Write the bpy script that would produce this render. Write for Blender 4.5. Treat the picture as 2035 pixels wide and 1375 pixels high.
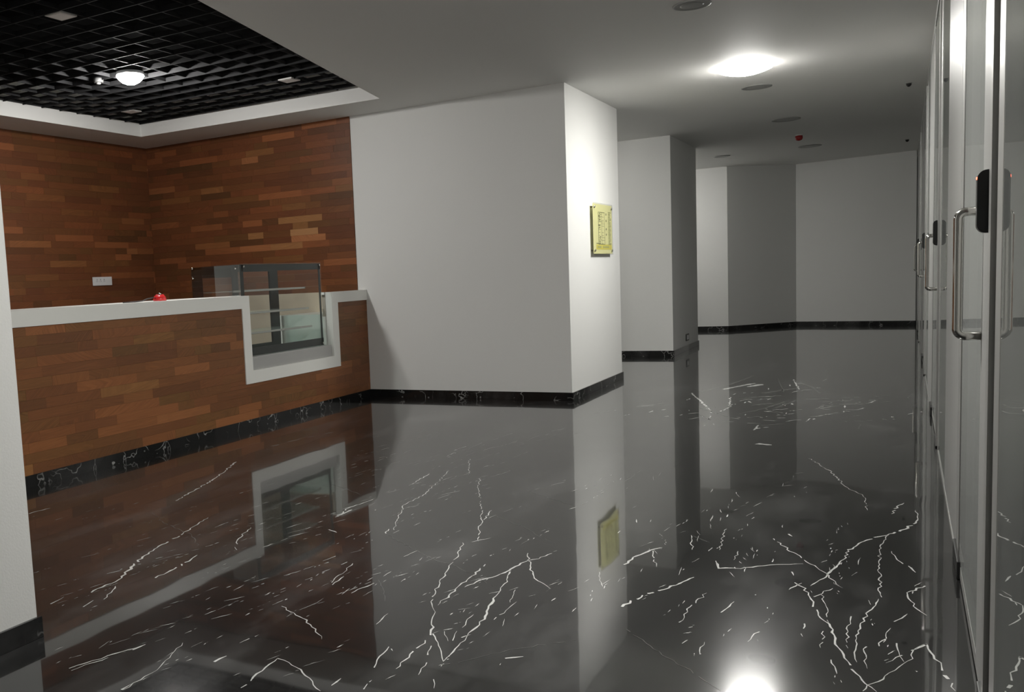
import bpy, bmesh, math, random
from mathutils import Matrix, Vector
for o in list(bpy.data.objects): bpy.data.objects.remove(o)
S = bpy.context.scene; COL = S.collection

# ---------------------------------------------------------------- camera, world, exposure
cam_d = bpy.data.cameras.new('camera'); cam = bpy.data.objects.new('camera', cam_d); COL.objects.link(cam)
cam_d.sensor_fit = 'HORIZONTAL'; cam_d.sensor_width = 36.0
cam_d.lens = 1840.9/2035*36.0
cam_d.shift_x = (1017.5-676.95)/2035; cam_d.shift_y = (742.27-687.5)/2035
cam_d.clip_start = 0.02; cam_d.clip_end = 200
R = Matrix(((0.854838,-0.007134,0.518846),(0.516391,0.109816,-0.849283),(-0.050919,0.993926,0.097559)))
cam.matrix_world = Matrix.Translation((0,0,1.3)) @ R.to_4x4()
S.camera = cam
w = bpy.data.worlds.new('world'); S.world = w; w.use_nodes = True
w.node_tree.nodes['Background'].inputs[0].default_value = (0.8,0.85,0.9,1)
w.node_tree.nodes['Background'].inputs[1].default_value = 0.02
S.view_settings.view_transform = 'Standard'; S.view_settings.look = 'None'
S.view_settings.gamma = 1.0; S.view_settings.use_curve_mapping = False
S.view_settings.exposure = 1.8
S.cycles.transparent_max_bounces = 24      # the display case is many panes deep
LAMP_CORRIDOR = 56.0     # emission of the lit dome lamps
LAMP_BAR = 116.0
FILL_NEAR = 70.0  # this and the next two drive unseen lamps added for brightness
FILL_FAR = 20.0
FILL_NICHE = 9.0

HC = 3.127; HB = 0.082; GX = 0.2; YW = 9.096; XL = -8.284; XP = -2.842; XC = -5.1625

# ---------------------------------------------------------------- helpers
def new_mat(name):
    m = bpy.data.materials.new(name); m.use_nodes = True
    nt = m.node_tree; b = nt.nodes['Principled BSDF']
    return m, nt, b
def mat(name, col, rough=0.5, metal=0.0, spec=0.5, bump=0.0, bscale=40.0, var=0.0, vscale=3.0):
    m, nt, b = new_mat(name)
    b.inputs['Roughness'].default_value = rough; b.inputs['Metallic'].default_value = metal
    b.inputs['Specular IOR Level'].default_value = spec
    b.inputs['Base Color'].default_value = (*col,1)
    tc = nt.nodes.new('ShaderNodeTexCoord')
    if var:
        n = nt.nodes.new('ShaderNodeTexNoise'); n.inputs['Scale'].default_value = vscale; n.inputs['Detail'].default_value = 4
        nt.links.new(tc.outputs['Object'], n.inputs['Vector'])
        r = nt.nodes.new('ShaderNodeValToRGB')
        r.color_ramp.elements[0].color = (*[c*(1-var) for c in col],1); r.color_ramp.elements[1].color = (*[min(1,c*(1+var)) for c in col],1)
        r.color_ramp.elements[0].position = .3; r.color_ramp.elements[1].position = .7
        nt.links.new(n.outputs['Fac'], r.inputs['Fac']); nt.links.new(r.outputs['Color'], b.inputs['Base Color'])
    if bump:
        n = nt.nodes.new('ShaderNodeTexNoise'); n.inputs['Scale'].default_value = bscale; n.inputs['Detail'].default_value = 5
        nt.links.new(tc.outputs['Object'], n.inputs['Vector'])
        bp = nt.nodes.new('ShaderNodeBump'); bp.inputs['Strength'].default_value = bump; bp.inputs['Distance'].default_value = 0.01
        nt.links.new(n.outputs['Fac'], bp.inputs['Height']); nt.links.new(bp.outputs['Normal'], b.inputs['Normal'])
    return m
def emit(name, col, s):
    m, nt, b = new_mat(name)
    b.inputs['Base Color'].default_value = (*col,1); b.inputs['Emission Color'].default_value = (*col,1)
    b.inputs['Emission Strength'].default_value = s
    return m
def glass(name, tint=(.95,.97,.96), ior=1.7, haze=0.0):
    # architectural pane: clear straight through, mirror-like by Fresnel on the outer faces
    m, nt, b = new_mat(name); nt.nodes.remove(b)
    out = nt.nodes['Material Output']
    t = nt.nodes.new('ShaderNodeBsdfTransparent'); t.inputs[0].default_value = (*tint,1)
    g = nt.nodes.new('ShaderNodeBsdfGlossy'); g.inputs['Roughness'].default_value = 0.0; g.inputs[0].default_value = (.96,.97,.95,1)
    f = nt.nodes.new('ShaderNodeFresnel'); f.inputs['IOR'].default_value = ior
    geo = nt.nodes.new('ShaderNodeNewGeometry')
    inv = nt.nodes.new('ShaderNodeMath'); inv.operation = 'SUBTRACT'; inv.inputs[0].default_value = 1.0
    mul = nt.nodes.new('ShaderNodeMath'); mul.operation = 'MULTIPLY'
    mx = nt.nodes.new('ShaderNodeMixShader')
    L = nt.links.new
    L(geo.outputs['Backfacing'], inv.inputs[1]); L(inv.outputs[0], mul.inputs[0]); L(f.outputs[0], mul.inputs[1])
    L(mul.outputs[0], mx.inputs[0]); L(t.outputs[0], mx.inputs[1]); L(g.outputs[0], mx.inputs[2])
    last = mx
    if haze:
        d = nt.nodes.new('ShaderNodeBsdfDiffuse'); d.inputs[0].default_value = (.8,.82,.8,1)
        m2 = nt.nodes.new('ShaderNodeMixShader'); m2.inputs[0].default_value = haze
        L(mx.outputs[0], m2.inputs[1]); L(d.outputs[0], m2.inputs[2]); last = m2
    L(last.outputs[0], out.inputs[0])
    return m

def box(bm, x0, x1, y0, y1, z0, z1, mi=0, bev=0.0):
    vs = [bm.verts.new((x,y,z)) for x in (x0,x1) for y in (y0,y1) for z in (z0,z1)]
    fs = []
    for idx in ((0,1,3,2),(4,6,7,5),(0,4,5,1),(2,3,7,6),(0,2,6,4),(1,5,7,3)):
        f = bm.faces.new([vs[i] for i in idx]); f.material_index = mi; fs.append(f)
    if bev:
        es = list({e for f in fs for e in f.edges})
        r = bmesh.ops.bevel(bm, geom=es, offset=bev, segments=2, affect='EDGES', profile=.5)
        for f in r['faces']: f.material_index = mi
    return fs
def prism(bm, pts, axis, a, b, mi=0):
    """extrude a 2-D polygon along an axis (0 x, 1 y, 2 z); pts are the two other coordinates in order"""
    def P(p, t):
        if axis == 0: return (t,p[0],p[1])
        if axis == 1: return (p[0],t,p[1])
        return (p[0],p[1],t)
    A = [bm.verts.new(P(p,a)) for p in pts]; B = [bm.verts.new(P(p,b)) for p in pts]
    n = len(pts)
    bm.faces.new(A).material_index = mi; bm.faces.new(B[::-1]).material_index = mi
    for i in range(n):
        bm.faces.new((A[i],B[i],B[(i+1)%n],A[(i+1)%n])).material_index = mi
def lathe(bm, prof, c=(0,0,0), axis=2, seg=40, mi=0):
    """prof: (radius, height) list, spun about an axis through c"""
    rings = []
    for r, h in prof:
        ring = []
        for k in range(seg):
            a = 2*math.pi*k/seg; u, v = r*math.cos(a), r*math.sin(a)
            p = {2:(u,v,h), 0:(h,u,v), 1:(u,h,v)}[axis]
            ring.append(bm.verts.new((c[0]+p[0],c[1]+p[1],c[2]+p[2])))
        rings.append(ring)
    for i in range(len(rings)-1):
        for k in range(seg):
            f = bm.faces.new((rings[i][k],rings[i][(k+1)%seg],rings[i+1][(k+1)%seg],rings[i+1][k])); f.material_index = mi; f.smooth = True
    for ring in (rings[0], rings[-1]):
        f = bm.faces.new(ring); f.material_index = mi
def tube(bm, pts, r, seg=14, mi=0):
    pts = [Vector(p) for p in pts]; rings = []; prev = None
    for i, p in enumerate(pts):
        d = (pts[min(i+1,len(pts)-1)]-pts[max(i-1,0)]).normalized()
        n = prev - d*prev.dot(d) if prev is not None else (Vector((0,0,1)) if abs(d.z) < .9 else Vector((0,1,0)))
        n = (n - d*n.dot(d)).normalized(); prev = n; b = d.cross(n)
        rr = r[i] if isinstance(r,(list,tuple)) else r
        rings.append([bm.verts.new(p + (n*math.cos(2*math.pi*k/seg)+b*math.sin(2*math.pi*k/seg))*rr) for k in range(seg)])
    for i in range(len(rings)-1):
        for k in range(seg):
            f = bm.faces.new((rings[i][k],rings[i][(k+1)%seg],rings[i+1][(k+1)%seg],rings[i+1][k])); f.smooth = True; f.material_index = mi
    for ring in (rings[0],rings[-1]): bm.faces.new(ring).material_index = mi
def obj(name, bm, mats, parent=None, loc=None):
    bmesh.ops.recalc_face_normals(bm, faces=bm.faces)
    me = bpy.data.meshes.new(name); bm.to_mesh(me); bm.free()
    for m in (mats if isinstance(mats,(list,tuple)) else [mats]): me.materials.append(m)
    o = bpy.data.objects.new(name, me); COL.objects.link(o)
    if parent is not None:
        o.parent = parent; o.matrix_parent_inverse = parent.matrix_world.inverted() if loc is None else Matrix()
    if loc is not None: o.location = loc
    return o
def struct(name, bm, mats, label=None):
    o = obj(name, bm, mats); o['kind'] = 'structure'
    if label: o['label'] = label
    return o
def tag(o, label, cat, group=None):
    o['label'] = label; o['category'] = cat
    if group: o['group'] = group
    return o
def thing(name, loc, label, cat, group=None):
    o = bpy.data.objects.new(name, None); COL.objects.link(o); o.location = loc; o.empty_display_size = .1
    o.matrix_world = Matrix.Translation(loc)
    return tag(o, label, cat, group)
def dup(root, loc, label):
    r = root.copy(); COL.objects.link(r); r.location = loc; r['label'] = label
    for ch in root.children:
        c = ch.copy(); COL.objects.link(c); c.parent = r; c.matrix_parent_inverse = ch.matrix_parent_inverse.copy()
        for g in ch.children:
            d = g.copy(); COL.objects.link(d); d.parent = c; d.matrix_parent_inverse = g.matrix_parent_inverse.copy()
    return r
NB = bmesh.new

# ---------------------------------------------------------------- materials
M_WALL = mat('wall_paint', (.79,.79,.77), .55, bump=.06, bscale=120)
M_CEIL = mat('ceiling_paint', (.83,.825,.80), .7, bump=.05, bscale=90)
M_SOLID = mat('white_solid_surface', (.88,.88,.84), .3)
M_STEEL = mat('polished_steel', (.62,.61,.58), .12, 1.0)
M_ALU = mat('satin_aluminium', (.48,.48,.465), .38, .75, var=.05, vscale=6)
M_PANEL = mat('satin_grey_panel', (.36,.36,.35), .33, .15, spec=.6)
M_BLACK = mat('black_plastic', (.012,.012,.012), .28)
M_RUBBER = mat('dark_gasket', (.03,.028,.025), .5)
M_BLACKMETAL = mat('black_baffle', (.026,.026,.027), .8, spec=.15)
M_SLAB = mat('brushed_base', (.52,.52,.51), .4, .5)
M_CASEBLACK = mat('black_case_frame', (.012,.014,.014), .2)
M_WHITEPL = mat('white_plastic', (.8,.8,.8), .3)
M_GREYPL = mat('grey_fitting', (.33,.33,.32), .5)
M_RED = mat('red_gloss', (.65,.03,.03), .12)
M_DARKCABLE = mat('dark_cable', (.03,.025,.025), .4)
M_BEIGE = mat('beige_laminate', (.66,.57,.44), .5, var=.06, vscale=5)
M_GLASS = glass('partition_glass', (.80,.83,.81), 2.1, .09)
M_CASEGLASS = glass('case_glass', (.97,.985,.98), 1.45)
M_SIDEGLASS = glass('reflective_side_glass', (.95,.97,.965), 3.6)
M_LEAFGLASS = glass('door_leaf_glass', (.80,.83,.81), 2.3, .16)
M_SHELFGLASS = glass('shelf_glass', (.86,.92,.90), 1.6, .12)
M_ACRYL = glass('clear_acrylic', (.97,.97,.97), 1.5)
M_YELLOW = mat('yellow_paper', (.86,.84,.42), .5)
M_YELLOW2 = mat('yellow_band', (.80,.72,.14), .5)
M_INK = mat('olive_ink', (.16,.17,.06), .6)
M_INK2 = mat('pale_ink', (.45,.46,.18), .6)
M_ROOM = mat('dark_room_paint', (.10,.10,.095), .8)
M_LAMP = emit('lit_diffuser', (1.0,.985,.94), LAMP_CORRIDOR)
M_LAMPB = emit('lit_bar_diffuser', (1.0,.98,.95), LAMP_BAR)
M_FILLN = emit('added_near_diffuser', (1.0,.985,.94), FILL_NEAR)
M_FILLF = emit('added_far_diffuser', (1.0,.985,.94), FILL_FAR)
M_FILLNI = emit('added_niche_diffuser', (1.0,.985,.94), FILL_NICHE)
M_LED = emit('red_led', (1.0,.08,.04), 3.0)

def marble(name, vein=False, baseboard=False, hair=False):
    m, nt, b = new_mat(name); L = nt.links.new
    tc = nt.nodes.new('ShaderNodeTexCoord')
    n = nt.nodes.new('ShaderNodeTexNoise'); n.inputs['Scale'].default_value = 1.3; n.inputs['Detail'].default_value = 7; n.inputs['Roughness'].default_value = .6
    mp = nt.nodes.new('ShaderNodeMapping'); mp.inputs['Scale'].default_value = (1.6,.55,1.0); mp.inputs['Rotation'].default_value = (0,0,.15)
    L(tc.outputs['Object'], mp.inputs['Vector']); L(mp.outputs['Vector'], n.inputs['Vector'])
    r = nt.nodes.new('ShaderNodeValToRGB'); e = r.color_ramp.elements
    if hair:
        e[0].position=.3; e[0].color=(.05,.05,.048,1); e[1].position=.7; e[1].color=(.14,.14,.135,1)
    elif vein:
        e[0].position=.3; e[0].color=(.36,.36,.35,1); e[1].position=.65; e[1].color=(.66,.66,.64,1)
    else:
        e[0].position=.35; e[0].color=(.010,.010,.010,1); e[1].position=.72; e[1].color=(.060,.060,.060,1)
        x = r.color_ramp.elements.new(.52); x.color=(.014,.014,.014,1)
    L(n.outputs['Fac'], r.inputs['Fac'])
    col = r.outputs['Color']
    if baseboard:
        v = nt.nodes.new('ShaderNodeTexVoronoi'); v.feature='DISTANCE_TO_EDGE'; v.inputs['Scale'].default_value = 3.2
        n2 = nt.nodes.new('ShaderNodeTexNoise'); n2.inputs['Scale'].default_value = 7
        a = nt.nodes.new('ShaderNodeMixRGB'); a.blend_type='ADD'; a.inputs[0].default_value=.45
        L(tc.outputs['Object'], a.inputs[1]); L(n2.outputs['Color'], a.inputs[2]); L(tc.outputs['Object'], n2.inputs['Vector']); L(a.outputs[0], v.inputs['Vector'])
        n3 = nt.nodes.new('ShaderNodeTexNoise'); n3.inputs['Scale'].default_value = 4.5; L(tc.outputs['Object'], n3.inputs['Vector'])
        lt = nt.nodes.new('ShaderNodeMapRange'); lt.inputs[1].default_value=.0; lt.inputs[2].default_value=.020; lt.inputs[3].default_value=1; lt.inputs[4].default_value=0
        L(v.outputs['Distance'], lt.inputs[0])
        mk = nt.nodes.new('ShaderNodeMapRange'); mk.inputs[1].default_value=.44; mk.inputs[2].default_value=.58; L(n3.outputs['Fac'], mk.inputs[0])
        mu = nt.nodes.new('ShaderNodeMath'); mu.operation='MULTIPLY'; L(lt.outputs[0], mu.inputs[0]); L(mk.outputs[0], mu.inputs[1])
        mx = nt.nodes.new('ShaderNodeMixRGB'); mx.inputs[2].default_value=(.40,.40,.39,1); L(mu.outputs[0], mx.inputs[0]); L(col, mx.inputs[1]); col = mx.outputs[0]
    L(col, b.inputs['Base Color'])
    b.inputs['Roughness'].default_value = .15; b.inputs['Specular IOR Level'].default_value = .06
    b.inputs['Coat Weight'].default_value = .85; b.inputs['Coat Roughness'].default_value = .03; b.inputs['Coat IOR'].default_value = 1.5
    # slabs are not perfectly level: a slow waviness
    n4 = nt.nodes.new('ShaderNodeTexNoise'); n4.inputs['Scale'].default_value = 2.2; n4.inputs['Detail'].default_value = 1
    L(tc.outputs['Object'], n4.inputs['Vector'])
    bp = nt.nodes.new('ShaderNodeBump'); bp.inputs['Strength'].default_value=.045; bp.inputs['Distance'].default_value=.02
    L(n4.outputs['Fac'], bp.inputs['Height']); L(bp.outputs['Normal'], b.inputs['Normal']); L(bp.outputs['Normal'], b.inputs['Coat Normal'])
    return m
M_MARBLE = marble('black_marble'); M_VEIN = marble('white_marble_vein', vein=True); M_HAIR = marble('faint_marble_vein', hair=True); M_BASE = marble('black_marble_baseboard', baseboard=True)

def wood(name, k):
    m, nt, b = new_mat(name); L = nt.links.new
    at = nt.nodes.new('ShaderNodeAttribute'); at.attribute_name = 'tone'
    sep = nt.nodes.new('ShaderNodeSeparateColor'); L(at.outputs['Color'], sep.inputs[0])
    r = nt.nodes.new('ShaderNodeValToRGB'); e = r.color_ramp.elements
    e[0].position=0; e[0].color=(.10,.032,.013,1); e[1].position=1; e[1].color=(.46,.215,.10,1)
    for p,c in ((.3,(.165,.05,.018,1)),(.55,(.225,.072,.026,1)),(.75,(.29,.105,.041,1))):
        x = r.color_ramp.elements.new(p); x.color = c
    for el in r.color_ramp.elements: el.color = (*[min(1,el.color[i]*k[i]) for i in range(3)],1)
    L(sep.outputs[0], r.inputs['Fac'])
    tc = nt.nodes.new('ShaderNodeTexCoord'); mp = nt.nodes.new('ShaderNodeMapping'); mp.inputs['Scale'].default_value=(2.5,2.5,55)
    L(tc.outputs['Object'], mp.inputs['Vector'])
    of = nt.nodes.new('ShaderNodeVectorMath'); of.operation='ADD'; L(mp.outputs['Vector'], of.inputs[0])
    sc = nt.nodes.new('ShaderNodeVectorMath'); sc.operation='SCALE'; sc.inputs['Scale'].default_value=37; L(at.outputs['Vector'], sc.inputs[0]); L(sc.outputs[0], of.inputs[1])
    n = nt.nodes.new('ShaderNodeTexNoise'); n.inputs['Scale'].default_value=2.0; n.inputs['Detail'].default_value=5; L(of.outputs[0], n.inputs['Vector'])
    mr = nt.nodes.new('ShaderNodeMapRange'); mr.inputs[1].default_value=.3; mr.inputs[2].default_value=.7; mr.inputs[3].default_value=.80; mr.inputs[4].default_value=1.18; L(n.outputs['Fac'], mr.inputs[0])
    mx = nt.nodes.new('ShaderNodeMixRGB'); mx.blend_type='MULTIPLY'; mx.inputs[0].default_value=1
    L(r.outputs['Color'], mx.inputs[1]); L(mr.outputs[0], mx.inputs[2])
    # hue shift towards yellow-brown per plank
    mh = nt.nodes.new('ShaderNodeMixRGB'); mh.blend_type='MULTIPLY'; L(sep.outputs[1], mh.inputs[0]); L(mx.outputs[0], mh.inputs[1]); mh.inputs[2].default_value=(.80,1.0,.92,1)
    L(mh.outputs[0], b.inputs['Base Color'])
    b.inputs['Roughness'].default_value=.42; b.inputs['Specular IOR Level'].default_value=.35
    return m
M_WOOD = wood('plank_wood', (1.33,1.45,1.5)); M_WOOD2 = wood('counter_plank_wood', (1.75,2.15,2.2))
# ---------------------------------------------------------------- floor with inlaid veins
VEINS = [[(-1.84,4.08,.003),(-1.79,3.92,.004),(-1.75,3.75,.004),(-1.71,3.56,.005),(-1.67,3.41,.005),(-1.64,3.32,.006),(-1.61,3.24,.004),(-1.57,3.19,.003),(-1.53,3.09,.004),(-1.48,2.97,.008),(-1.46,2.87,.006),(-1.46,2.76,.006),(-1.45,2.63,.003)],
[(-1.47,2.96,.005),(-1.42,2.89,.003),(-1.36,2.8,.003),(-1.33,2.75,.004),(-1.32,2.71,.003)],
[(-1.48,3.77,.007),(-1.44,3.64,.004),(-1.42,3.5,.003),(-1.41,3.43,.005),(-1.39,3.31,.011),(-1.36,3.2,.008),(-1.35,3.08,.009),(-1.35,3.02,.005),(-1.34,2.95,.005),(-1.34,2.87,.005),(-1.33,2.75,.005)],
[(-1.48,3.77,.012),(-1.5,3.67,.007),(-1.54,3.59,.01),(-1.57,3.48,.007)],
[(-1.61,3.8,.005),(-1.6,3.68,.007),(-1.6,3.47,.006),(-1.58,3.34,.007),(-1.59,3.29,.003),(-1.58,3.24,.004)],
[(-1.48,3.77,.009),(-1.46,3.9,.006),(-1.42,3.97,.005),(-1.38,4.12,.004)],
[(-1.49,4.03,.004),(-1.45,3.93,.005),(-1.38,3.78,.006),(-1.34,3.7,.006),(-1.29,3.65,.003),(-1.24,3.6,.003)],
[(-2.09,4.9,.003),(-2.0,4.7,.003),(-1.92,4.51,.005),(-1.87,4.36,.004),(-1.78,4.13,.005)],
[(-1.95,4.72,.004),(-1.91,4.51,.006)],
[(-2.64,6.02,.004),(-2.52,5.74,.004),(-2.44,5.54,.003)],
[(-2.32,5.45,.004),(-2.24,5.22,.003),(-2.11,4.95,.003)],
[(-2.62,5.61,.004),(-2.54,5.29,.005),(-2.47,4.93,.006),(-2.47,4.67,.006),(-2.36,4.39,.004),(-2.26,4.14,.004)],
[(-2.25,4.07,.003),(-2.05,3.92,.003),(-1.84,3.78,.003),(-1.69,3.71,.003),(-1.46,3.53,.003),1],
[(-1.9,4.63,.003),(-1.69,4.47,.003),(-1.54,4.33,.003),(-1.42,4.22,.003),1],
[(-1.93,5.24,.004),(-1.75,5.1,.004),(-1.56,4.97,.004),1],
[(-1.52,2.61,.004),(-1.55,2.7,.004),(-1.56,2.79,.005),(-1.53,2.76,.003)],
[(-1.38,2.72,.004),(-1.36,2.62,.004)],
[(-1.32,2.72,.003),(-1.23,2.84,.003),(-1.14,2.96,.003),(-.98,3.12,.003),1],
[(-1.15,2.86,.006),(-1.1,2.9,.008)],
[(-1.12,3.88,.003),(-1.05,3.7,.003)],
[(-1.71,2.96,.005),(-1.72,3.08,.004)],
[(-1.4,2.78,.005),(-1.44,2.88,.003)],
[(-1.44,3.0,.003),(-1.39,2.92,.003)],
[(-1.38,2.93,.003),(-1.4,3.02,.003)],
[(-1.36,2.97,.008),(-1.34,3.01,.005)],
[(-1.4,3.06,.003),(-1.41,3.2,.003)],
[(-1.36,3.53,.003),(-1.33,3.38,.003)],
[(-1.32,3.18,.004),(-1.31,3.4,.003)],
[(-1.3,2.61,.003),(-1.27,2.55,.003)],
[(-1.47,2.45,.004),(-1.48,2.49,.003),(-1.48,2.52,.003)],
[(-1.58,2.43,.004),(-1.58,2.49,.007)],
[(-1.95,3.43,.003),(-1.86,3.3,.003),(-1.8,3.2,.003),1],
[(-2.67,5.13,.007),(-2.7,5.49,.007)],
[(-2.28,4.09,.006),(-2.31,4.2,.004)],
[(-2.7,4.29,.01),(-2.74,4.49,.007),(-2.71,4.74,.006)],
[(-2.12,3.29,.003),(-2.18,3.59,.004)],
[(-2.01,3.19,.005),(-2.01,3.26,.004)],
[(-1.98,3.23,.004),(-1.95,3.38,.008)],
[(-2.01,3.77,.005),(-1.99,3.88,.005)],
[(-2.6,4.05,.011),(-2.53,4.02,.012)],
[(-.37,4.04,.007),(-.33,3.98,.007),(-.29,3.83,.005),(-.25,3.66,.006),(-.22,3.61,.008),(-.19,3.45,.005),(-.16,3.31,.006),(-.12,3.2,.006),(-.09,3.13,.005),(-.06,3.08,.004)],
[(-.2,4.59,.005),(-.22,4.39,.006),(-.25,4.23,.008),(-.29,4.08,.005),(-.31,4.02,.004)],
[(-.2,4.59,.008),(-.16,4.71,.006),(-.11,4.84,.008),(-.06,4.9,.009),(-.0,5.01,.01),(.05,5.15,.008),(.07,5.31,.006),(.06,5.44,.004)],
[(-.06,4.88,.005),(-.08,4.64,.004),(-.08,4.41,.004),(-.07,4.14,.004),(-.07,3.98,.003),(-.1,3.8,.006),(-.12,3.63,.004),(-.13,3.48,.003),(-.12,3.29,.004)],
[(-.04,4.63,.005),(-.01,4.51,.006),(.05,4.35,.007)],
[(-.1,3.07,.003),(-.04,3.21,.004),(.0,3.3,.005),(.03,3.39,.003),(.04,3.48,.003),(.07,3.54,.009)],
[(.07,3.54,.007),(.03,3.46,.005),(-.01,3.38,.004),(-.04,3.32,.003)],
[(.08,4.18,.007),(.02,4.07,.006),(.02,4.03,.006),(.05,3.89,.005),(.08,3.83,.006)],
[(-.04,5.32,.005),(-.02,5.49,.008),(.01,5.58,.007)],
[(-.52,6.67,.004),(-.38,6.31,.007),(-.27,5.88,.006),(-.18,5.69,.003),(-.15,5.36,.003)],
[(-.52,4.66,.005),(-.4,4.44,.005),(-.29,4.25,.004),(-.21,4.06,.003)],
[(-.92,3.5,.01),(-.88,3.66,.009),(-.82,3.76,.008),(-.78,3.86,.009),(-.74,3.96,.008)],
[(-1.04,4.02,.015),(-1.03,4.14,.01),(-.99,4.28,.013),(-.95,4.34,.01)],
[(-.98,4.27,.004),(-.91,4.04,.004)],
[(-.87,4.59,.003),(-.82,4.35,.005)],
[(-.86,4.58,.004),(-.77,4.5,.006),1],
[(-.74,4.76,.004),(-.71,4.39,.003)],
[(-.63,4.4,.003),(-.63,4.26,.003)],
[(-.7,4.22,.006),(-.67,4.12,.018),(-.59,4.15,.009),(-.46,4.26,.009),(-.36,4.31,.005)],
[(-.69,3.42,.004),(-.69,3.57,.004),(-.66,3.78,.003)],
[(-.57,3.58,.005),(-.55,3.72,.005)],
[(-.26,3.93,.003),(-.23,3.71,.003),(-.22,3.62,.004)],
[(-.29,3.89,.004),(-.23,4.02,.004)],
[(-.3,3.58,.005),(-.29,3.45,.003)],
[(-.23,3.53,.004),(-.23,3.37,.003)],
[(-.16,3.72,.004),(-.15,3.4,.003)],
[(-.19,3.28,.004),(-.17,3.17,.003)],
[(-.1,3.44,.004),(-.1,3.31,.003),(-.09,3.25,.003)],
[(-.06,3.46,.003),(-.03,3.65,.004)],
[(-.01,3.51,.004),(.0,3.4,.004),(.01,3.35,.003)],
[(.07,3.54,.008),(.08,3.5,.006),(.11,3.36,.005),(.12,3.29,.01),(.14,3.18,.006)],
[(-.85,3.28,.003),(-.74,3.16,.003),(-.6,3.03,.003),(-.51,2.94,.003),(-.47,2.9,.003),1],
[(-.43,3.44,.004),(-.45,3.33,.005)],
[(-.58,3.16,.004),(-.58,3.27,.003)],
[(-1.78,9.95,.013),(-1.58,10.6,.016),(-1.47,11.44,.015),1],
[(-1.59,10.17,.023),(-1.36,10.74,.032)],
[(-1.84,9.84,.009),(-1.61,9.14,.011),(-1.46,8.68,.006),(-1.38,8.12,.005)],
[(-1.37,8.63,.009),(-1.34,8.94,.009),(-1.44,9.61,.005)],
[(-1.22,8.51,.017),(-1.06,8.84,.014),(-.93,9.34,.013),1],
[(-1.2,11.34,.005),(-1.01,10.05,.005),1],
[(-1.02,11.11,.008),(-.89,10.26,.007)],
[(-1.01,11.0,.015),(-.79,10.48,.011),(-.69,10.0,.007),1],
[(-1.33,9.45,.024),(-1.2,9.65,.024),1],
[(-1.19,9.93,.025),(-.92,10.36,.025),1],
[(-.98,8.85,.012),(-.84,9.44,.012),1],
[(-.99,7.71,.007),(-.98,7.95,.009)],
[(-.65,9.39,.022),(-.4,9.52,.032),1],
[(.04,9.75,.006),(.08,10.11,.006),1],
[(-1.52,8.45,.008),(-1.37,8.13,.008),1],
[(-.89,7.13,.039),(-.79,7.1,.019)],
[(-.68,6.67,.007),(-.65,6.63,.008),1],
[(-.28,7.94,.003),(-.28,8.18,.003),1],
[(-1.58,8.82,.014),(-1.27,8.36,.013),1],
[(-1.39,10.41,.025),(-1.27,10.64,.034)],
[(-1.17,9.05,.016),(-1.02,9.24,.024),1],
[(-.39,4.18,.005),(-.38,4.13,.004)],
[(-.34,4.04,.005),(-.38,3.94,.005)],
[(-.02,3.72,.004),(.02,3.82,.005)],
[(.05,3.28,.007),(.04,3.29,.004)],
[(-.04,3.54,.003),(-.05,3.5,.004)],
[(-.48,4.29,.005),(-.48,4.34,.003)],
[(-.46,4.77,.009),(-.44,4.73,.005)],
[(-.5,4.88,.004),(-.5,4.93,.004)],
[(-1.84,2.29,.005),(-1.86,2.43,.007),(-1.87,2.54,.006)],
[(-1.87,2.54,.006),(-1.81,2.53,.004),(-1.7,2.46,.005),(-1.59,2.38,.004)],
[(-2.16,2.98,.003),(-1.98,2.89,.005),(-1.82,2.75,.003)],
[(-3.05,2.79,.009),(-3.06,2.97,.01),(-3.19,3.24,.013),(-3.26,3.44,.007),(-3.29,3.63,.008),(-3.4,4.03,.006)],
[(-2.92,3.06,.006),(-2.92,3.2,.01),(-2.97,3.42,.005)],
[(-3.81,4.01,.003),(-3.59,3.85,.005),(-3.25,3.7,.005),(-3.05,3.53,.003),1],
[(-3.87,4.29,.007),(-4.02,4.8,.01),(-4.09,4.99,.007),(-4.28,5.44,.011)],
[(-2.84,3.56,.003),(-2.95,3.71,.005),(-3.03,3.94,.005)],
[(-2.5,2.16,.005),(-2.45,2.3,.007),(-2.41,2.4,.005)],
[(-2.19,2.11,.005),(-2.2,2.28,.003),(-2.28,2.51,.003)],
[(-3.2,5.03,.005),(-2.84,4.81,.005),1],
[(-2.71,4.32,.015),(-2.7,4.47,.013)],
[(-2.06,2.42,.009),(-2.05,2.48,.007)],
[(-2.11,3.29,.005),(-2.12,3.41,.006)],
[(-3.1,2.61,.006),(-3.12,2.7,.004)],
[(-2.92,2.75,.004),(-3.01,2.9,.006)],
[(-2.41,2.38,.008),(-2.4,2.44,.008)],
[(-3.03,2.6,.005),(-3.04,2.63,.003)],
[(-2.94,2.64,.005),(-2.96,2.72,.004)],
[(-2.2,2.11,.007),(-2.2,2.16,.007)],
[(-2.48,2.15,.003),(-2.44,2.29,.007)],
[(-4.54,3.71,.012),(-4.52,3.86,.009)]]
rng = random.Random(11)
fl = NB()
box(fl, -9.5, 4.2, -3.2, 21.5, -.1, 0.0, 0)
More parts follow.
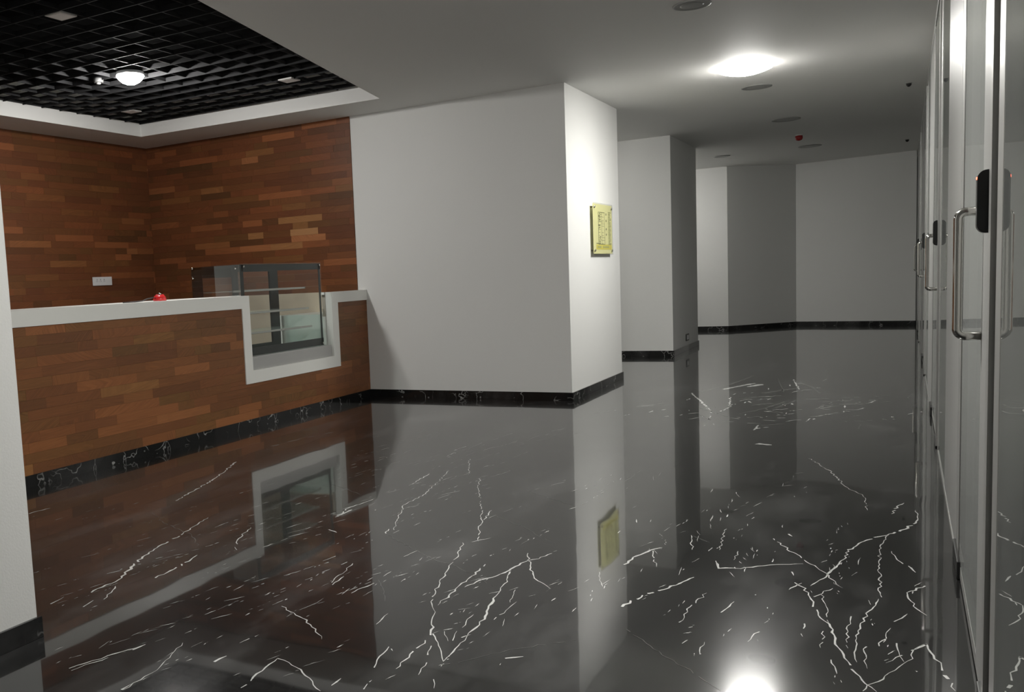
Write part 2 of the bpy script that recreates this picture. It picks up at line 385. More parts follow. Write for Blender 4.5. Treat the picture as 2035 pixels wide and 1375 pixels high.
def vein(bm, pts, z=.0006, mi=1):
    """a ragged flat ribbon lying in the floor surface"""
    P = [(Vector((a[0],a[1])), a[2]) for a in pts]; D = []
    for (p,wa),(q,wb) in zip(P, P[1:]):
        n = max(2, int((q-p).length/.025))
        nn = Vector((-(q-p).y,(q-p).x)); nn = nn.normalized() if nn.length > 1e-6 else nn
        for k in range(n):
            t = k/n; j = rng.uniform(-1,1)*min(.008,(q-p).length*.05)
            D.append((p.lerp(q,t)+nn*j, (wa+(wb-wa)*t)*rng.uniform(.45,1.35)))
    D.append((P[-1][0], P[-1][1]*.3))
    L, Rr = [], []
    for i,(p,wd) in enumerate(D):
        d = D[min(i+1,len(D)-1)][0]-D[max(i-1,0)][0]
        if d.length < 1e-7: d = Vector((0,1))
        n = Vector((-d.y,d.x)).normalized()*wd*.5
        L.append(bm.verts.new((p.x+n.x,p.y+n.y,z))); Rr.append(bm.verts.new((p.x-n.x,p.y-n.y,z)))
    for i in range(len(D)-1):
        if wd > .0 and rng.random() < .06: continue      # the vein breaks here and there
        bm.faces.new((L[i],Rr[i],Rr[i+1],L[i+1])).material_index = mi
for v in VEINS: vein(fl, [(q[0],q[1],q[2]*(1.9 if q[1] > 7 else 1)) for q in v if q != 1], mi=2 if v[-1] == 1 else 1)
def dash(cx, cy, ang, ln, wd):
    n = 3; d = Vector((math.cos(ang),math.sin(ang)))
    vein(fl, [(cx-d.x*ln/2,cy-d.y*ln/2,wd*.3),(cx,cy,wd),(cx+d.x*ln/2,cy+d.y*ln/2,wd*.3)])
def swarm(n, cx, cy, sx, sy, a0, spread, l0, l1, w0, w1):
    # short rows of dashes that follow one another, rows scattered over the patch
    while n > 0:
        off = rng.gauss(0,.55)*sx; t = rng.uniform(-1,1)*sy; a1 = math.radians(a0+rng.gauss(0,spread*.7))
        for _ in range(rng.randint(1,6)):
            n -= 1; ln = rng.uniform(l0,l1)*rng.choice((.4,.7,1)); a = a1+math.radians(rng.gauss(0,spread*.6))
            off += rng.gauss(0,.012); t += ln*rng.uniform(1.0,3.0)
            a2 = math.radians(a0); x = cx+math.cos(a2)*t-math.sin(a2)*off; y = cy+math.sin(a2)*t+math.cos(a2)*off
            if x > GX-.02 or y > 18.5: continue
            dash(x, y, a, ln, rng.uniform(w0,w1)*rng.choice((.5,.8,1)))
swarm(150, -2.0, 4.1, .7, 1.5, 78, 9, .02, .14, .002, .006)
swarm(120, -3.0, 5.2, .8, 2.0, 80, 8, .03, .18, .002, .007)
swarm(160, -3.3, 4.3, 1.0, 2.2, 80, 9, .02, .10, .0015, .004)
swarm(90, -2.6, 3.3, .8, 1.2, 80, 9, .02, .08, .0015, .004)
swarm(60, -1.5, 3.0, .5, .7, 80, 14, .02, .09, .002, .005)
swarm(50, -2.2, 3.0, .5, 1.0, 78, 10, .02, .10, .002, .006)
swarm(90, -.75, 4.6, .7, 1.1, 84, 16, .02, .13, .002, .006)
swarm(70, -.35, 3.6, .45, .9, 95, 25, .01, .07, .002, .006)
swarm(110, -1.25, 8.5, 1.1, .8, 60, 38, .04, .20, .010, .022)
swarm(40, -.6, 9.3, .8, .5, 30, 30, .04, .20, .004, .010)
swarm(30, -3.8, 7.2, .8, 1.4, 82, 12, .03, .20, .003, .008)
struct('floor', fl, [M_MARBLE, M_VEIN, M_HAIR])

# ---------------------------------------------------------------- ceiling with the recess over the bar
ce = NB(); RZ = 3.50; T = 3.75
RA = (-7.69, 8.36); RB = (-4.535, 8.45); RCn = (-3.05, .6); RD = (-7.69, .6)     # recess corners in plan
X0, X1, Y0, Y1 = -9.5, 4.2, -3.2, 21.5
def poly(bm, pts, z, mi=0):
    f = bm.faces.new([bm.verts.new((p[0],p[1],z)) for p in pts]); f.material_index = mi
poly(ce, [(X0,Y0),(X1,Y0),(X1,RCn[1]),RCn,RD,(X0,RD[1])], HC)
poly(ce, [(X1,RCn[1]),(X1,Y1),(RB[0],Y1),RB,RCn], HC)
poly(ce, [RB,(RB[0],Y1),(X0,Y1),(X0,RA[1]),RA], HC)
poly(ce, [RA,(X0,RA[1]),(X0,RD[1]),RD], HC)
for p,q in ((RA,RB),(RB,RCn),(RCn,RD),(RD,RA)):
    ce.faces.new([ce.verts.new((p[0],p[1],HC)),ce.verts.new((q[0],q[1],HC)),ce.verts.new((q[0],q[1],RZ)),ce.verts.new((p[0],p[1],RZ))])
poly(ce, [RA,RB,RCn,RD], RZ, 1)
poly(ce, [(X0,Y0),(X1,Y0),(X1,Y1),(X0,Y1)], T)
struct('ceiling', ce, [M_CEIL, mat('black_void', (.008,.008,.008), 1.0, spec=0.0)])

# open-cell baffle grid, hung in the recess
GZ = 3.265; CELL = .2425
g = NB()
def edge_x(y):                       # right edge of the recess at a given y
    t = (y-RB[1])/(RCn[1]-RB[1]); return RB[0]+(RCn[0]-RB[0])*t
k = 0; y = RA[1]-.012
while y > RCn[1]+.02:
    wd = .009
    box(g, RA[0]+.004, edge_x(y)-.006, y-wd, y, GZ, GZ+.042)
    y -= CELL; k += 1
x = RA[0]+.012; k = 0
while x < RCn[0]-.02:
    ytop = RA[1] if x <= RB[0] else RB[1]+(x-RB[0])/(RCn[0]-RB[0])*(RCn[1]-RB[1])
    if x <= RB[0]: ytop = RA[1]+(x-RA[0])/(RB[0]-RA[0])*(RB[1]-RA[1])
    wd = .009
    box(g, x, x+wd, RD[1]+.004, ytop-.008, GZ+.010, GZ+.040)
    x += CELL; k += 1
tag(obj('ceiling_grid', g, M_BLACKMETAL), 'black open-cell baffle grid filling the recess above the bar counter', 'ceiling grid')

# ---------------------------------------------------------------- walls
def wall(name, x0, x1, y0, y1, z0=0, z1=HC, m=None):
    b = NB(); box(b, x0, x1, y0, y1, z0, z1); return struct(name, b, m or M_WALL)
wall('wall_center', -9.4, XP, YW, 11.04)
wall('wall_pillar', -5.2, -2.83, 13.85, 15.74)
wall('wall_corridor', -5.4, -5.2, 11.04, 19.3)
wall('wall_near', -4.6, -2.843, -3.0, 2.322)
wall('wall_left', -9.4, XL-.014, -3.0, YW)
wall('wall_behind', -9.4, 4.0, -3.2, -3.0)
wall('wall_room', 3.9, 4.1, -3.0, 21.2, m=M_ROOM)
fw = NB(); prism(fw, [(-5.4,19.22),(-2.896,19.22),(-1.8,20.23),(.19,19.80),(.19,21.3),(-5.4,21.3)], 2, 0, HC); struct('wall_far', fw, M_WALL)
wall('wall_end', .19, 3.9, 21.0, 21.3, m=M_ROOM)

# plank cladding: one mesh per clad wall, each plank its own face with its own tone
def planks(name, plane, val, u0, u1, z0, z1, hole, marks, seed, thick=.012, row=.0745, parent=None, lmin=.16, lmax=.62, m=None):
    r = random.Random(seed); bm = NB(); tones = []
    lay = bm.loops.layers.color.new('tone')
    nrow = int(math.ceil((z1-z0)/row))
    for i in range(nrow):
        za, zb = z0+i*row, min(z1, z0+(i+1)*row)
        u = u0 - r.uniform(0,.4)
        while u < u1:
            ln = r.uniform(lmin, lmax); a, b = max(u,u0), min(u+ln,u1); u += ln
            if b-a < .004: continue
            q = r.random()
            tone = r.gauss(.42,.08) if q < .76 else (r.gauss(.22,.06) if q < .88 else r.gauss(.62,.08))
            for (mu, mz, mt, ml) in marks:
                if za <= mz < zb and a <= mu < b: tone = mt
            tone = min(1,max(0,tone)); hue = r.uniform(0,1)
            segs = [(a,b,za,zb)]
            if hole:
                h0,h1,hz = hole; out = []
                for (sa,sb,ya,yb) in segs:
                    if yb <= hz or sb <= h0 or sa >= h1: out.append((sa,sb,ya,yb)); continue
                    if ya < hz: out.append((sa,sb,ya,hz)); ya = hz
                    if sa < h0: out.append((sa,h0,ya,yb))
                    if sb > h1: out.append((h1,sb,ya,yb))
                segs = out
            for (sa,sb,ya,yb) in segs:
                d = thick + r.uniform(-.0006,.0006); e = .0004
                if plane == 'x': fs = box(bm, val, val+d, sa+e, sb-e, ya+e, yb-e)
                else: fs = box(bm, sa+e, sb-e, val-d, val, ya+e, yb-e)
                for f in fs:
                    for lp in f.loops: lp[lay] = (tone, hue, r.random(), 1)
    return obj(name, bm, m or M_WOOD, parent)
MARKS_BACK = [(-6.46, 3.033, 0.78, 0), (-6.55, 2.81, 0.83, 0), (-7.14, 2.526, 0.78, 0), (-6.09, 2.356, 0.74, 0), (-6.2, 2.29, 0.87, 0), (-6.38, 2.306, 0.55, 0), (-5.73, 2.061, 0.87, 0), (-5.94, 1.986, 0.78, 0), (-5.84, 1.891, 0.92, 0), (-5.83, 1.845, 0.87, 0), (-6.69, 1.916, 0.87, 0), (-6.03, 1.754, 0.87, 0), (-7.22, 1.842, 0.74, 0), (-6.79, 1.76, 0.83, 0), (-5.44, 1.535, 0.74, 0), (-6.94, 1.739, 0.69, 0), (-7.89, 2.428, 0.69, 0), (-7.23, 2.076, 0.69, 0), (-5.96, 2.183, 0.69, 0), (-7.61, 2.817, 0.05, 0), (-7.2, 2.44, 0.09, 0), (-7.61, 1.78, 0.14, 0), (-7.25, 2.827, 0.09, 0), (-6.71, 1.839, 0.11, 0), (-5.37, 1.897, 0.14, 0), (-7.65, 2.748, 0.11, 0)]
MARKS_LEFT = [(7.37, 2.678, 0.62, 0), (7.41, 2.44, 0.6, 0), (6.97, 1.904, 0.72, 0), (6.82, 2.06, 0.7, 0), (8.51, 1.913, 0.72, 0), (7.66, 2.28, 0.6, 0), (7.89, 2.663, 0.08, 0), (7.82, 2.432, 0.15, 0), (8.43, 2.004, 0.15, 0), (8.78, 1.972, 0.1, 0), (8.27, 1.679, 0.6, 0)]
MARKS_COUNTER = [(6.27, 0.637, 0.68, 0), (5.46, 0.567, 0.7, 0), (5.28, 0.641, 0.62, 0), (5.45, 0.436, 0.62, 0), (5.43, 0.51, 0.6, 0), (4.47, 0.256, 0.62, 0), (5.54, 0.268, 0.62, 0), (6.73, 0.214, 0.65, 0), (4.39, 1.067, 0.62, 0), (5.6, 0.906, 0.6, 0), (6.39, 0.887, 0.6, 0), (5.92, 0.83, 0.55, 0), (4.32, 0.559, 0.02, 0), (6.38, 0.809, 0.05, 0), (5.31, 0.761, 0.15, 0), (4.82, 0.106, 0.15, 0), (4.79, 1.027, 0.15, 0), (4.91, 0.296, 0.25, 0), (6.75, 0.851, 0.2, 0), (5.7, 0.518, 0.2, 0)]
o = planks('wall_bar_side', 'x', XL-.014, 3.5, YW-.012, 0.0, HC, None, MARKS_LEFT, 5); o['kind'] = 'structure'
o = planks('wall_bar_back', 'y', YW, XL-.014, -5.27, 1.2, HC, None, MARKS_BACK, 23); o['kind'] = 'structure'
b = NB(); box(b, XL, -5.27, YW-.012, YW, 0, 1.2); struct('trim_1', b, M_BEIGE)

# ---------------------------------------------------------------- baseboards
def bb(name, boxes):
    b = NB()
    for q in boxes: box(b, *q, bev=.0015)
    struct(name, b, M_BASE)
t = .014
bb('baseboard_center', [(XC+.0, XP+t, YW-t, YW, 0, HB), (XP, XP+t, YW, 11.04+t, 0, HB), (-5.2,XP,11.04,11.04+t,0,HB)])
bb('baseboard_pillar', [(-5.2, -2.83+t, 13.85-t, 13.85, 0, HB), (-2.83, -2.83+t, 13.85, 15.74+t, 0, HB)])
bb('baseboard_near', [(-2.843, -2.843+t, -3.0, 2.322+t, 0, HB), (-4.6, -2.843, 2.322, 2.322+t, 0, HB)])
fb = NB()
for (p,q) in (((-5.2,19.22),(-2.89,19.22)),((-2.896,19.22),(-1.8,20.23)),((-1.8,20.23),(.19,19.80))):
    d = Vector((q[0]-p[0],q[1]-p[1])).normalized(); n = Vector((d.y,-d.x))*t
    prism(fb, [p,q,(q[0]+n.x,q[1]+n.y),(p[0]+n.x,p[1]+n.y)], 2, 0, HB)
struct('baseboard_far', fb, M_BASE)

# ---------------------------------------------------------------- service counter
ct = thing('service_counter', (XC,6.0,0), 'long wood-plank bar counter edged in a white stepped frame with a square notch', 'counter')
YN0 = 1.6; YE = YW-.001
bd = NB()      # carcass behind the planks
CB = -5.86
box(bd, CB, XC-.018, YN0, 6.86, 0, 1.19); box(bd, CB, XC-.018, 6.86, 8.36, 0, .50); box(bd, XC-.13, XC-.018, 8.36, YE, 0, 1.18); box(bd, CB, XC-.13, 8.36, YE, 0, .95)
obj('carcass', bd, mat('carcass_board', (.42,.38,.32), .6), ct)
planks('plank_panel', 'x', XC-.018, YN0, YE, HB, 1.115, (6.785,8.455,.415), MARKS_COUNTER, 41, thick=.014, row=.074, parent=ct, lmin=.18, lmax=.75, m=M_WOOD2)
fr = NB()
prism(fr, [(YN0,1.224),(6.893,1.224),(6.893,.530),(8.335,.530),(8.335,1.207),(YE,1.207),(YE,1.093),(8.458,1.093),(8.458,.412),(6.778,.412),(6.778,1.108),(YN0,1.108)], 0, XC-.075, XC+.006)
obj('white_frame', fr, M_SOLID, ct)
tp = NB(); box(tp, CB, XC-.074, YN0, 6.89, 1.19, 1.2235); box(tp, XC-.135, XC-.074, 8.336, YE, 1.18, 1.2065); box(tp, CB, XC-.131, 8.336, YE, .95, .975); box(tp, CB, XC-.08, 8.336, 8.36, .529, .95); box(tp, CB, XC-.074, 6.86, 8.36, .5, .529)
obj('countertop', tp, M_SOLID, ct)['label'] = 'white counter top'
pl = NB(); box(pl, XC-.016, XC+.002, YN0, YW-t-.001, 0, HB)
obj('plinth', pl, M_BASE, ct)['label'] = 'black marble plinth'

# ---------------------------------------------------------------- display case in the notch
dc = thing('display_case', (-5.5,7.6,.53), 'glass-sided pastry display case with black frame sunk into the counter notch', 'display case')
cx0, cx1, cy0, cy1, cz0, cz1 = -5.85, -5.25, 6.90, 8.30, .655, 1.522
b = NB(); box(b, cx0, -5.178, 6.90, 8.318, .530, .652, bev=.003); obj('base', b, M_SLAB, dc)['label'] = 'grey brushed metal base'
b = NB(); box(b, cx1-.008, cx1, cy0, cy1, cz0, cz1); obj('front_glass', b, M_CASEGLASS, dc)
b = NB(); box(b, cx0, cx1-.009, cy0, cy0+.008, cz0, cz1-.009); obj('side_glass', b, M_SIDEGLASS, dc)
b = NB(); box(b, cx0, cx1-.009, cy1-.008, cy1, cz0, cz1-.009); obj('side_glass', b, M_CASEGLASS, dc)
b = NB(); box(b, cx0, cx1-.009, cy0, cy1, cz1-.008, cz1); obj('top_glass', b, M_CASEGLASS, dc)
# black printed border, inside the glass
b = NB(); xi = cx1-.0085
box(b, xi-.004, xi, cy0+.03, cy1, 1.450, cz1-.01); box(b, xi-.004, xi, cy0+.012, cy1, cz0, cz0+.075)
box(b, xi-.004, xi, cy0+.012, cy0+.06, cz0, cz1-.01); box(b, xi-.004, xi, cy1-.042, cy1-.009, cz0, cz1-.01)
obj('front_border', b, M_CASEBLACK, dc)
b = NB(); box(b, cx0+.01, cx1-.02, cy0+.009, cy0+.013, 1.488, cz1-.01); box(b, cx0+.01, cx0+.14, cy0+.009, cy0+.013, cz0, cz1-.01); box(b, cx0+.01, cx1-.02, cy0+.009, cy0+.013, cz0, cz0+.06)
obj('side_border', b, M_CASEBLACK, dc)
# two sliding rear doors
for ya, yb, xo, top in ((cy0+.02, 7.62, cx0+.004, .10), (7.50, cy1-.012, cx0+.030, .05)):
    b = NB(); q = .075
    box(b, xo, xo+.02, ya, ya+q, cz0, cz1-.012); q2 = .15 if yb > 8 else q; box(b, xo, xo+.02, yb-q2, yb, cz0, cz1-.012)
    box(b, xo, xo+.02, ya+q, yb-q2, cz1-top-.012, cz1-.012); box(b, xo, xo+.02, ya+q, yb-q2, cz0, cz0+.05)
    d = obj('sliding_door', b, M_CASEBLACK, dc)
    b = NB(); box(b, xo+.007, xo+.012, ya+q, yb-q2, cz0+.05, cz1-top-.012); obj('pane', b, M_CASEGLASS, d)
for z, xs in ((1.272,-5.36),(1.058,-5.33),(.868,-5.30)):
    b = NB(); box(b, cx0+.07, xs, cy0+.02, cy1-.16, z-.008, z, bev=.002); s = obj('shelf', b, M_SHELFGLASS, dc)
    b = NB(); box(b, xs, xs+.012, cy0+.02, cy1-.16, z-.014, z+.006, bev=.003); obj('shelf_rail', b, M_STEEL, s)
for (x,y,z,ax) in ((cx1+.001,cy0+.06,1.495,0),(cx1+.001,cy1-.025,1.495,0),(cx1-.05,cy0-.001,1.485,1),(cx0+.03,cy0-.001,1.415,1),(cx0+.03,cy0-.001,1.505,1),(cx1+.001,cy1-.03,.675,0)):
    b = NB(); lathe(b, [(.011,-.004),(.011,.004),(.007,.006)] if ax == 0 else [(.007,-.006),(.011,-.004),(.011,.004)], (x,y,z), ax, 16); obj('glass_clip', b, M_STEEL, dc)

# ---------------------------------------------------------------- red sounder on the counter
al = thing('alarm_sounder', (-5.42,5.98,1.2235), 'small glossy red sounder with a dark cable lying on the white counter top', 'alarm')
b = NB()
lathe(b, [(.056,0),(.058,.010),(.050,.036),(.040,.046),(.02,.048)], (-5.42,5.98,1.2236), 2, 28)
for k in range(3):
    a = k*2.1+.4; lathe(b, [(.016,.026),(.016,.042),(.012,.052),(.004,.056)], (-5.42+.026*math.cos(a),5.98+.030*math.sin(a),1.2236), 2, 14)
obj('body', b, M_RED, al)
b = NB(); lathe(b, [(.014,.046),(.014,.060),(.007,.068)], (-5.42,5.98,1.2236), 2, 16); obj('strobe_lens', b, M_STEEL, al)
b = NB(); tube(b, [(-5.42,5.93,1.250),(-5.41,5.89,1.256),(-5.41,5.82,1.248),(-5.42,5.77,1.232),(-5.44,5.70,1.2285),(-5.50,5.62,1.2285)], .0045, 8); obj('cable', b, M_DARKCABLE, al)

# ---------------------------------------------------------------- outlets
po = thing('power_outlet', (XL,8.14,1.46), 'white three-gang power outlet strip on the wood-plank wall behind the counter', 'outlet')
b = NB(); box(b, XL+.002, XL+.014, 7.985, 8.297, 1.412, 1.515, bev=.003); obj('cover_plate', b, M_WHITEPL, po)
for k in range(3):
    yc = 8.05+k*.058
    b = NB(); box(b, XL+.014, XL+.0155, yc-.004, yc+.004, 1.472, 1.492); box(b, XL+.014, XL+.0155, yc-.012, yc-.008, 1.455, 1.468); box(b, XL+.014, XL+.0155, yc+.008, yc+.012, 1.455, 1.468)
    obj('socket_slots', b, M_GREYPL, po)
so = thing('floor_socket', (-2.83,14.85,.2), 'small dark-rimmed square socket low on the second pillar above its black baseboard', 'outlet')
b = NB(); box(b, -2.83, -2.821, 14.745, 14.965, .146, .252, bev=.002); obj('rim', b, M_BLACK, so)
b = NB(); box(b, -2.821, -2.818, 14.80, 14.93, .165, .232, bev=.002); obj('cover_plate', b, M_WHITEPL, so)

# ---------------------------------------------------------------- yellow plan sign on the white pillar face
SX = XP
sg = thing('wall_sign', (SX,10.22,1.73), 'yellow floor-plan sign under clear acrylic on the bright white pillar face', 'sign')
ya, yb, za, zb = 9.86, 10.60, 1.468, 1.998; xs = SX+.034
b = NB(); box(b, xs-.002, xs, ya, yb, za, zb); sh = obj('printed_sheet', b, M_YELLOW, sg)
b = NB(); box(b, xs+.0005, xs+.0055, ya-.012, yb+.012, za-.012, zb+.012); obj('acrylic_plate', b, M_ACRYL, sg)
b = NB(); box(b, xs, xs+.0003, ya+.10, yb-.03, za+.045, za+.10)
for q in range(9):
    if q != 3: box(b, xs+.0003, xs+.0006, ya+(yb-ya)*(.20+q*.07), ya+(yb-ya)*(.20+q*.07)+.045, za+.062, za+.082, 1)
obj('colour_band', b, [M_YELLOW2, M_INK2], sh)
r2 = random.Random(8); b = NB()
def ink(y0,y1,z0,z1): box(b, xs, xs+.0004, y0, y1, z0, z1)
Y = lambda t: ya+(yb-ya)*t
# outer walls of the plan and rooms inside it
py0, py1, pz0, pz1 = Y(.26), Y(.60), 1.565, 1.915
for (a0,a1,c0,c1) in ((py0,py1,pz1-.006,pz1),(py0,py1,pz0,pz0+.006),(py0,py0+.012,pz0,pz1),(py1-.008,py1,pz0,pz1),((py0+py1)/2,(py0+py1)/2+.008,pz0,pz1)): ink(a0,a1,c0,c1)
z = pz0+.01
while z < pz1-.02:
    h = r2.uniform(.012,.035)
    if r2.random() < .75: ink(py0, py0+r2.uniform(.05,.13), z, z+.004)
    if r2.random() < .8: ink(py0+r2.uniform(.01,.06), py0+r2.uniform(.07,.12), z+.005, z+h*.7)
    if r2.random() < .6: ink((py0+py1)/2, py1-r2.uniform(0,.06), z, z+.004)
    z += h
for q in (1.895,1.825,1.735,1.675): ink(Y(.66), Y(.70), q-.01, q+.012)
ink(Y(.15),Y(.38),1.575,1.583)
obj('plan_drawing', b, M_INK, sh)
b = NB()
z = pz0
while z < pz1+.01:
    h = r2.uniform(.006,.02); box(b, xs, xs+.0004, Y(.79), Y(.79)+r2.uniform(.06,.12), z, z+h*.7); z += h
obj('text_column', b, M_INK2, sh)
for y in (ya+.035, yb-.035):
    for z in (za+.035, zb-.035):
        b = NB(); lathe(b, [(.010,0),(.010,.038),(.014,.040),(.014,.046),(.009,.048)], (SX,y,z), 0, 18); obj('standoff_pin', b, M_STEEL, sg)

# ---------------------------------------------------------------- ceiling lamps and fittings
def dome_lamp(loc, r, h, m, label, group=None, name='ceiling_lamp'):
    o = thing(name, loc, label, 'ceiling lamp', group)
    b = NB(); lathe(b, [(r*.968,0),(r*.968,-.026),(r*.95,-.0335)], (0,0,0), 2, 48); obj('mounting_ring', b, M_WHITEPL, o, loc=(0,0,0))
    RR = (r*r*.96+h*h)/(2*h); prof = []
    for k in range(11):
        a = math.asin(r*.98/RR)*(1-k/11); prof.append((RR*math.sin(a), -.0338-h+(RR-RR*math.cos(a))))
    b = NB(); lathe(b, prof, (0,0,0), 2, 48); obj('diffuser', b, m, o, loc=(0,0,0))
    return o
dome_lamp((-1.285,9.66,HC), .236, .05, M_LAMP, 'brightly lit round lamp on the plain white corridor ceiling')
dome_lamp((-1.30,3.8,HC), .215, .085, M_FILLN, 'unseen fill lamp added on the corridor ceiling above the camera')  # added out of view to brighten the counter
dome_lamp((-5.93,6.36,3.2645), .125, .075, M_LAMPB, 'lit round lamp hanging in the black ceiling grid above the counter')
def downlight(loc, r, label):
    o = thing('downlight', loc, label, 'ceiling lamp', None)
    b = NB(); lathe(b, [(r,0),(r,-.006),(r*.90,-.010),(r*.80,-.006)], (0,0,0), 2, 40); obj('trim_ring', b, M_GREYPL, o, loc=(0,0,0))
    b = NB(); lathe(b, [(r*.80,-.004),(r*.5,-.0075),(r*.1,-.008)], (0,0,0), 2, 40); obj('diffuser', b, mat('unlit_diffuser', (.36,.36,.35), .4), o, loc=(0,0,0))
    return o
d0 = downlight((-1.293,7.13,HC), .13, 'unlit round downlight nearest the camera, in the white ceiling at the photo top edge')
dup(d0, (-1.333,13.67,HC), 'unlit round downlight in the white ceiling just before the red alarm').scale = (1.35,1.35,1)
dup(d0, (-1.325,17.2,HC), 'unlit round downlight in the white ceiling just beyond the red alarm').scale = (1.35,1.35,1)
dup(d0, (-2.69,17.33,HC), 'unlit round downlight in the white ceiling beside the top of the second pillar').scale = (1.05,1.05,1)
dup(d0, (-1.34,10.9,HC), 'unlit flat round fitting right behind the brightly lit corridor lamp').scale = (1.15,1.15,.6)

ra = thing('fire_alarm', (-1.34,15.53,HC), 'small red alarm beacon on the corridor ceiling between two unlit downlights', 'alarm')
b = NB(); lathe(b, [(.045,0),(.045,-.012)], (0,0,0), 2, 24); obj('mount', b, M_WHITEPL, ra, loc=(0,0,0))
b = NB(); lathe(b, [(.05,-.0125),(.052,-.05),(.04,-.075),(.012,-.085)], (0,0,0), 2, 24); obj('red_dome', b, mat('dark_red_dome', (.35,.02,.02), .25), ra, loc=(0,0,0))
def hook(loc, label):
    o = thing('ceiling_sensor', loc, label, 'sensor')
    b = NB(); lathe(b, [(.030,0),(.030,-.006)], (0,0,0), 2, 18); obj('rose', b, M_GREYPL, o, loc=(0,0,0))
    b = NB(); lathe(b, [(.024,-.0062),(.026,-.02),(.016,-.034),(.006,-.04)], (0,0,0), 2, 18); obj('head', b, M_BLACK, o, loc=(0,0,0))
    return o
h0 = hook((.033,11.99,HC), 'tiny black sensor on the ceiling beside the glass partition, the nearer of two')
dup(h0, (.033,17.79,HC), 'tiny black sensor on the ceiling beside the glass partition, the farther of two')

dome_lamp((-4.1,17.6,HC), .215, .085, M_FILLF, 'unseen fill lamp added in the recess behind the second pillar')  # hidden lamp added to lift the far walls
dome_lamp((-4.1,12.4,HC), .215, .085, M_FILLNI, 'unseen fill lamp added in the recess between the sign pillar and the second pillar')  # hidden lamp added to brighten the second pillar's front
def square_light(c, label, m):
    o = thing('recessed_light', (c[0],c[1],GZ), label, 'ceiling lamp')
    b = NB(); s = .078
    box(b, -s, s, -s, s, -.002, .010, bev=.001); obj('trim', b, mat('square_trim', (.62,.60,.58), .35), o, loc=(0,0,0))
    b = NB(); box(b, -s*.78, s*.78, -s*.78, s*.78, -.0032, -.0021); obj('lens', b, m, o, loc=(0,0,0))
    return o
ML = mat('unlit_lens', (.85,.82,.80), .3)
q0 = square_light((-5.087,4.80), 'unlit square light in the black ceiling grid, nearest, at the upper edge of the grid', ML)
dup(q0, (-5.085,7.65,GZ), 'unlit square light in the black ceiling grid near its pointed far corner')
dup(q0, (-7.20,7.70,GZ), 'unlit square light in the black ceiling grid above the inner corner of the wood walls')
sd = thing('smoke_detector', (-6.364,6.40,GZ), 'small pale round detector just beside the lit lamp in the black grid', 'detector')
b = NB(); lathe(b, [(.045,.02),(.045,-.012),(.038,-.02)], (0,0,0), 2, 24); obj('body', b, mat('darkened_grey_plastic', (.10,.10,.098), .6), sd, loc=(0,0,0))  # body colour darkened to offset glare from the lamp beside it
b = NB(); lathe(b, [(.022,-.0202),(.02,-.03),(.008,-.034)], (0,0,0), 2, 18); obj('sensor_cap', b, M_GREYPL, sd, loc=(0,0,0))

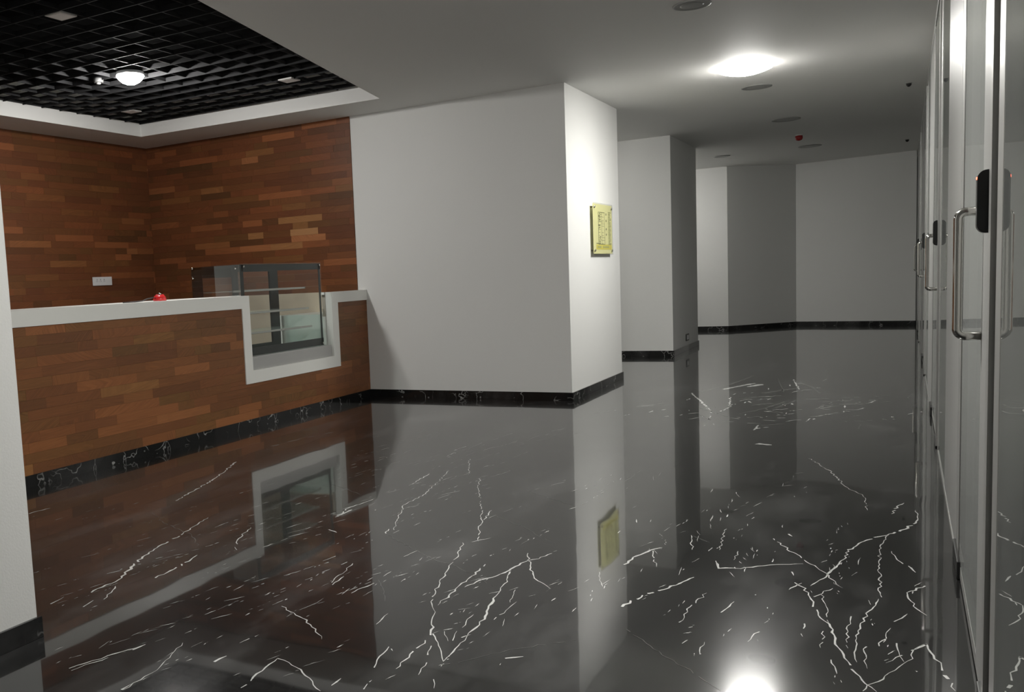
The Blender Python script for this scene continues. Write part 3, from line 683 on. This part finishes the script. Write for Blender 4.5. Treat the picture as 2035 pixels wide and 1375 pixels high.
# ---------------------------------------------------------------- glass partition along the corridor
def slab(name, y0, y1, z0, z1, x0, x1, m, parent, bev=0.0):
    b = NB(); box(b, x0, x1, y0, y1, z0, z1, bev=bev); return obj(name, b, m, parent)
def sroot(name, y):
    o = bpy.data.objects.new(name, None); COL.objects.link(o); o.matrix_world = Matrix.Translation((GX,y,0)); o['kind'] = 'structure'; return o
ZT = 3.045
PITCH = 4.35
NAMES = ['near', 'second', 'third', 'far']
def rounded(y0,y1,z0,z1,r,n=6):
    P = []
    for cy,cz,a0 in ((y1-r,z1-r,0),(y0+r,z1-r,90),(y0+r,z0+r,180),(y1-r,z0+r,270)):
        for k in range(n+1):
            a = math.radians(a0+90*k/n); P.append((cy+r*math.cos(a),cz+r*math.sin(a)))
    return P
for i in range(4):
    s = 2.91 + PITCH*i
    d = sroot('door_%d' % (i+1), s)
    leaf_end = s+1.49
    slab('leaf_glass', s+.45, leaf_end, .055, ZT-.03, GX, GX+.010, M_LEAFGLASS, d)
    slab('bottom_rail', s+.45, leaf_end, .012, .054, GX-.001, GX+.022, M_ALU, d)
    slab('lock_stile', s+.075, s+.449, .012, ZT-.03, GX-.001, GX+.03, M_PANEL, d, .002)
    slab('edge_strip', s, s+.074, .012, ZT-.03, GX-.011, GX+.03, M_ALU, d)
    slab('gasket', s-.03, s-.001, .0, ZT-.03, GX+.002, GX+.02, M_RUBBER, d)
    slab('gasket', leaf_end+.001, leaf_end+.045, .0, ZT-.03, GX-.001, GX+.02, M_RUBBER, d)
    b = NB()
    box(b, GX-.012, GX+.03, leaf_end-.10, leaf_end+.26, .004, .075, bev=.003); obj('pivot_clamp', b, M_BLACK, d)
    b = NB()
    box(b, GX-.012, GX+.03, s+.02, s+.22, .004, .062, bev=.003); obj('pivot_clamp', b, M_BLACK, d)
    # lock case with rounded ends, its little lamp, and the U handle
    b = NB(); P = []
    z0, z1, xo, rr = 1.344, 1.509, GX-.036, .022
    P.append((GX-.0015,z0))
    for k in range(7): a = math.radians(90*k/6); P.append((xo+rr-rr*math.sin(a), z0+rr-rr*math.cos(a)))
    for k in range(7): a = math.radians(90*k/6); P.append((xo+rr-rr*math.cos(a), z1-rr+rr*math.sin(a)))
    P.append((GX-.0015,z1))
    prism(b, P, 1, s+.085, s+.135)
    lk = obj('card_lock', b, M_BLACK, d)
    if i == 0:
        b = NB(); lathe(b, [(.004,0),(.003,-.002)], (GX-.0355,s+.10,1.488), 0, 10); obj('indicator', b, M_LED, lk)
    hy = s+.44; b = NB(); rb = .013; xh = GX-.062; r = .022; z0, z1 = 1.045, 1.415
    pts = [(GX-.0015,hy,z1)]
    for k in range(9): a = math.radians(90*k/8); pts.append((xh+r-r*math.sin(a), hy, z1-r+r*math.cos(a)))
    for k in range(9): a = math.radians(90*k/8); pts.append((xh+r-r*math.cos(a), hy, z0+r-r*math.sin(a)))
    pts.append((GX-.0015,hy,z0))
    tube(b, pts, rb, 18); obj('pull_handle', b, M_STEEL, d)
n = 0
def post(y0, y1, px=.012):
    pass
for i in range(-1, 4):
    s = 2.91 + PITCH*i; n += 1
    wd = sroot('window_%d' % n, s+1.7)
    ye = s+PITCH-.032 if i < 3 else 19.78
    slab('post', s+1.54, s+1.70, 0, ZT-.001, GX-.001, GX+.05, M_ALU, wd, .002)
    slab('gasket', s+1.701, s+1.735, 0, ZT-.001, GX+.001, GX+.03, M_RUBBER, wd)
    slab('solid_panel', s+1.736, s+3.09, .02, ZT-.001, GX, GX+.03, M_PANEL, wd)
    slab('fixed_pane', s+3.092, ye-.16, .022, ZT-.001, GX, GX+.010, M_GLASS, wd)
    slab('bottom_channel', s+1.736, ye-.16, 0, .0195, GX-.004, GX+.03, M_ALU, wd)
    slab('frame_post', ye-.159, ye-.012, 0, ZT-.001, GX-.001, GX+.05, M_ALU, wd, .002)
b = NB(); box(b, GX-.002, GX+.05, -1.5, 19.78, ZT, HC-.0005); struct('trim_2', b, M_ALU)
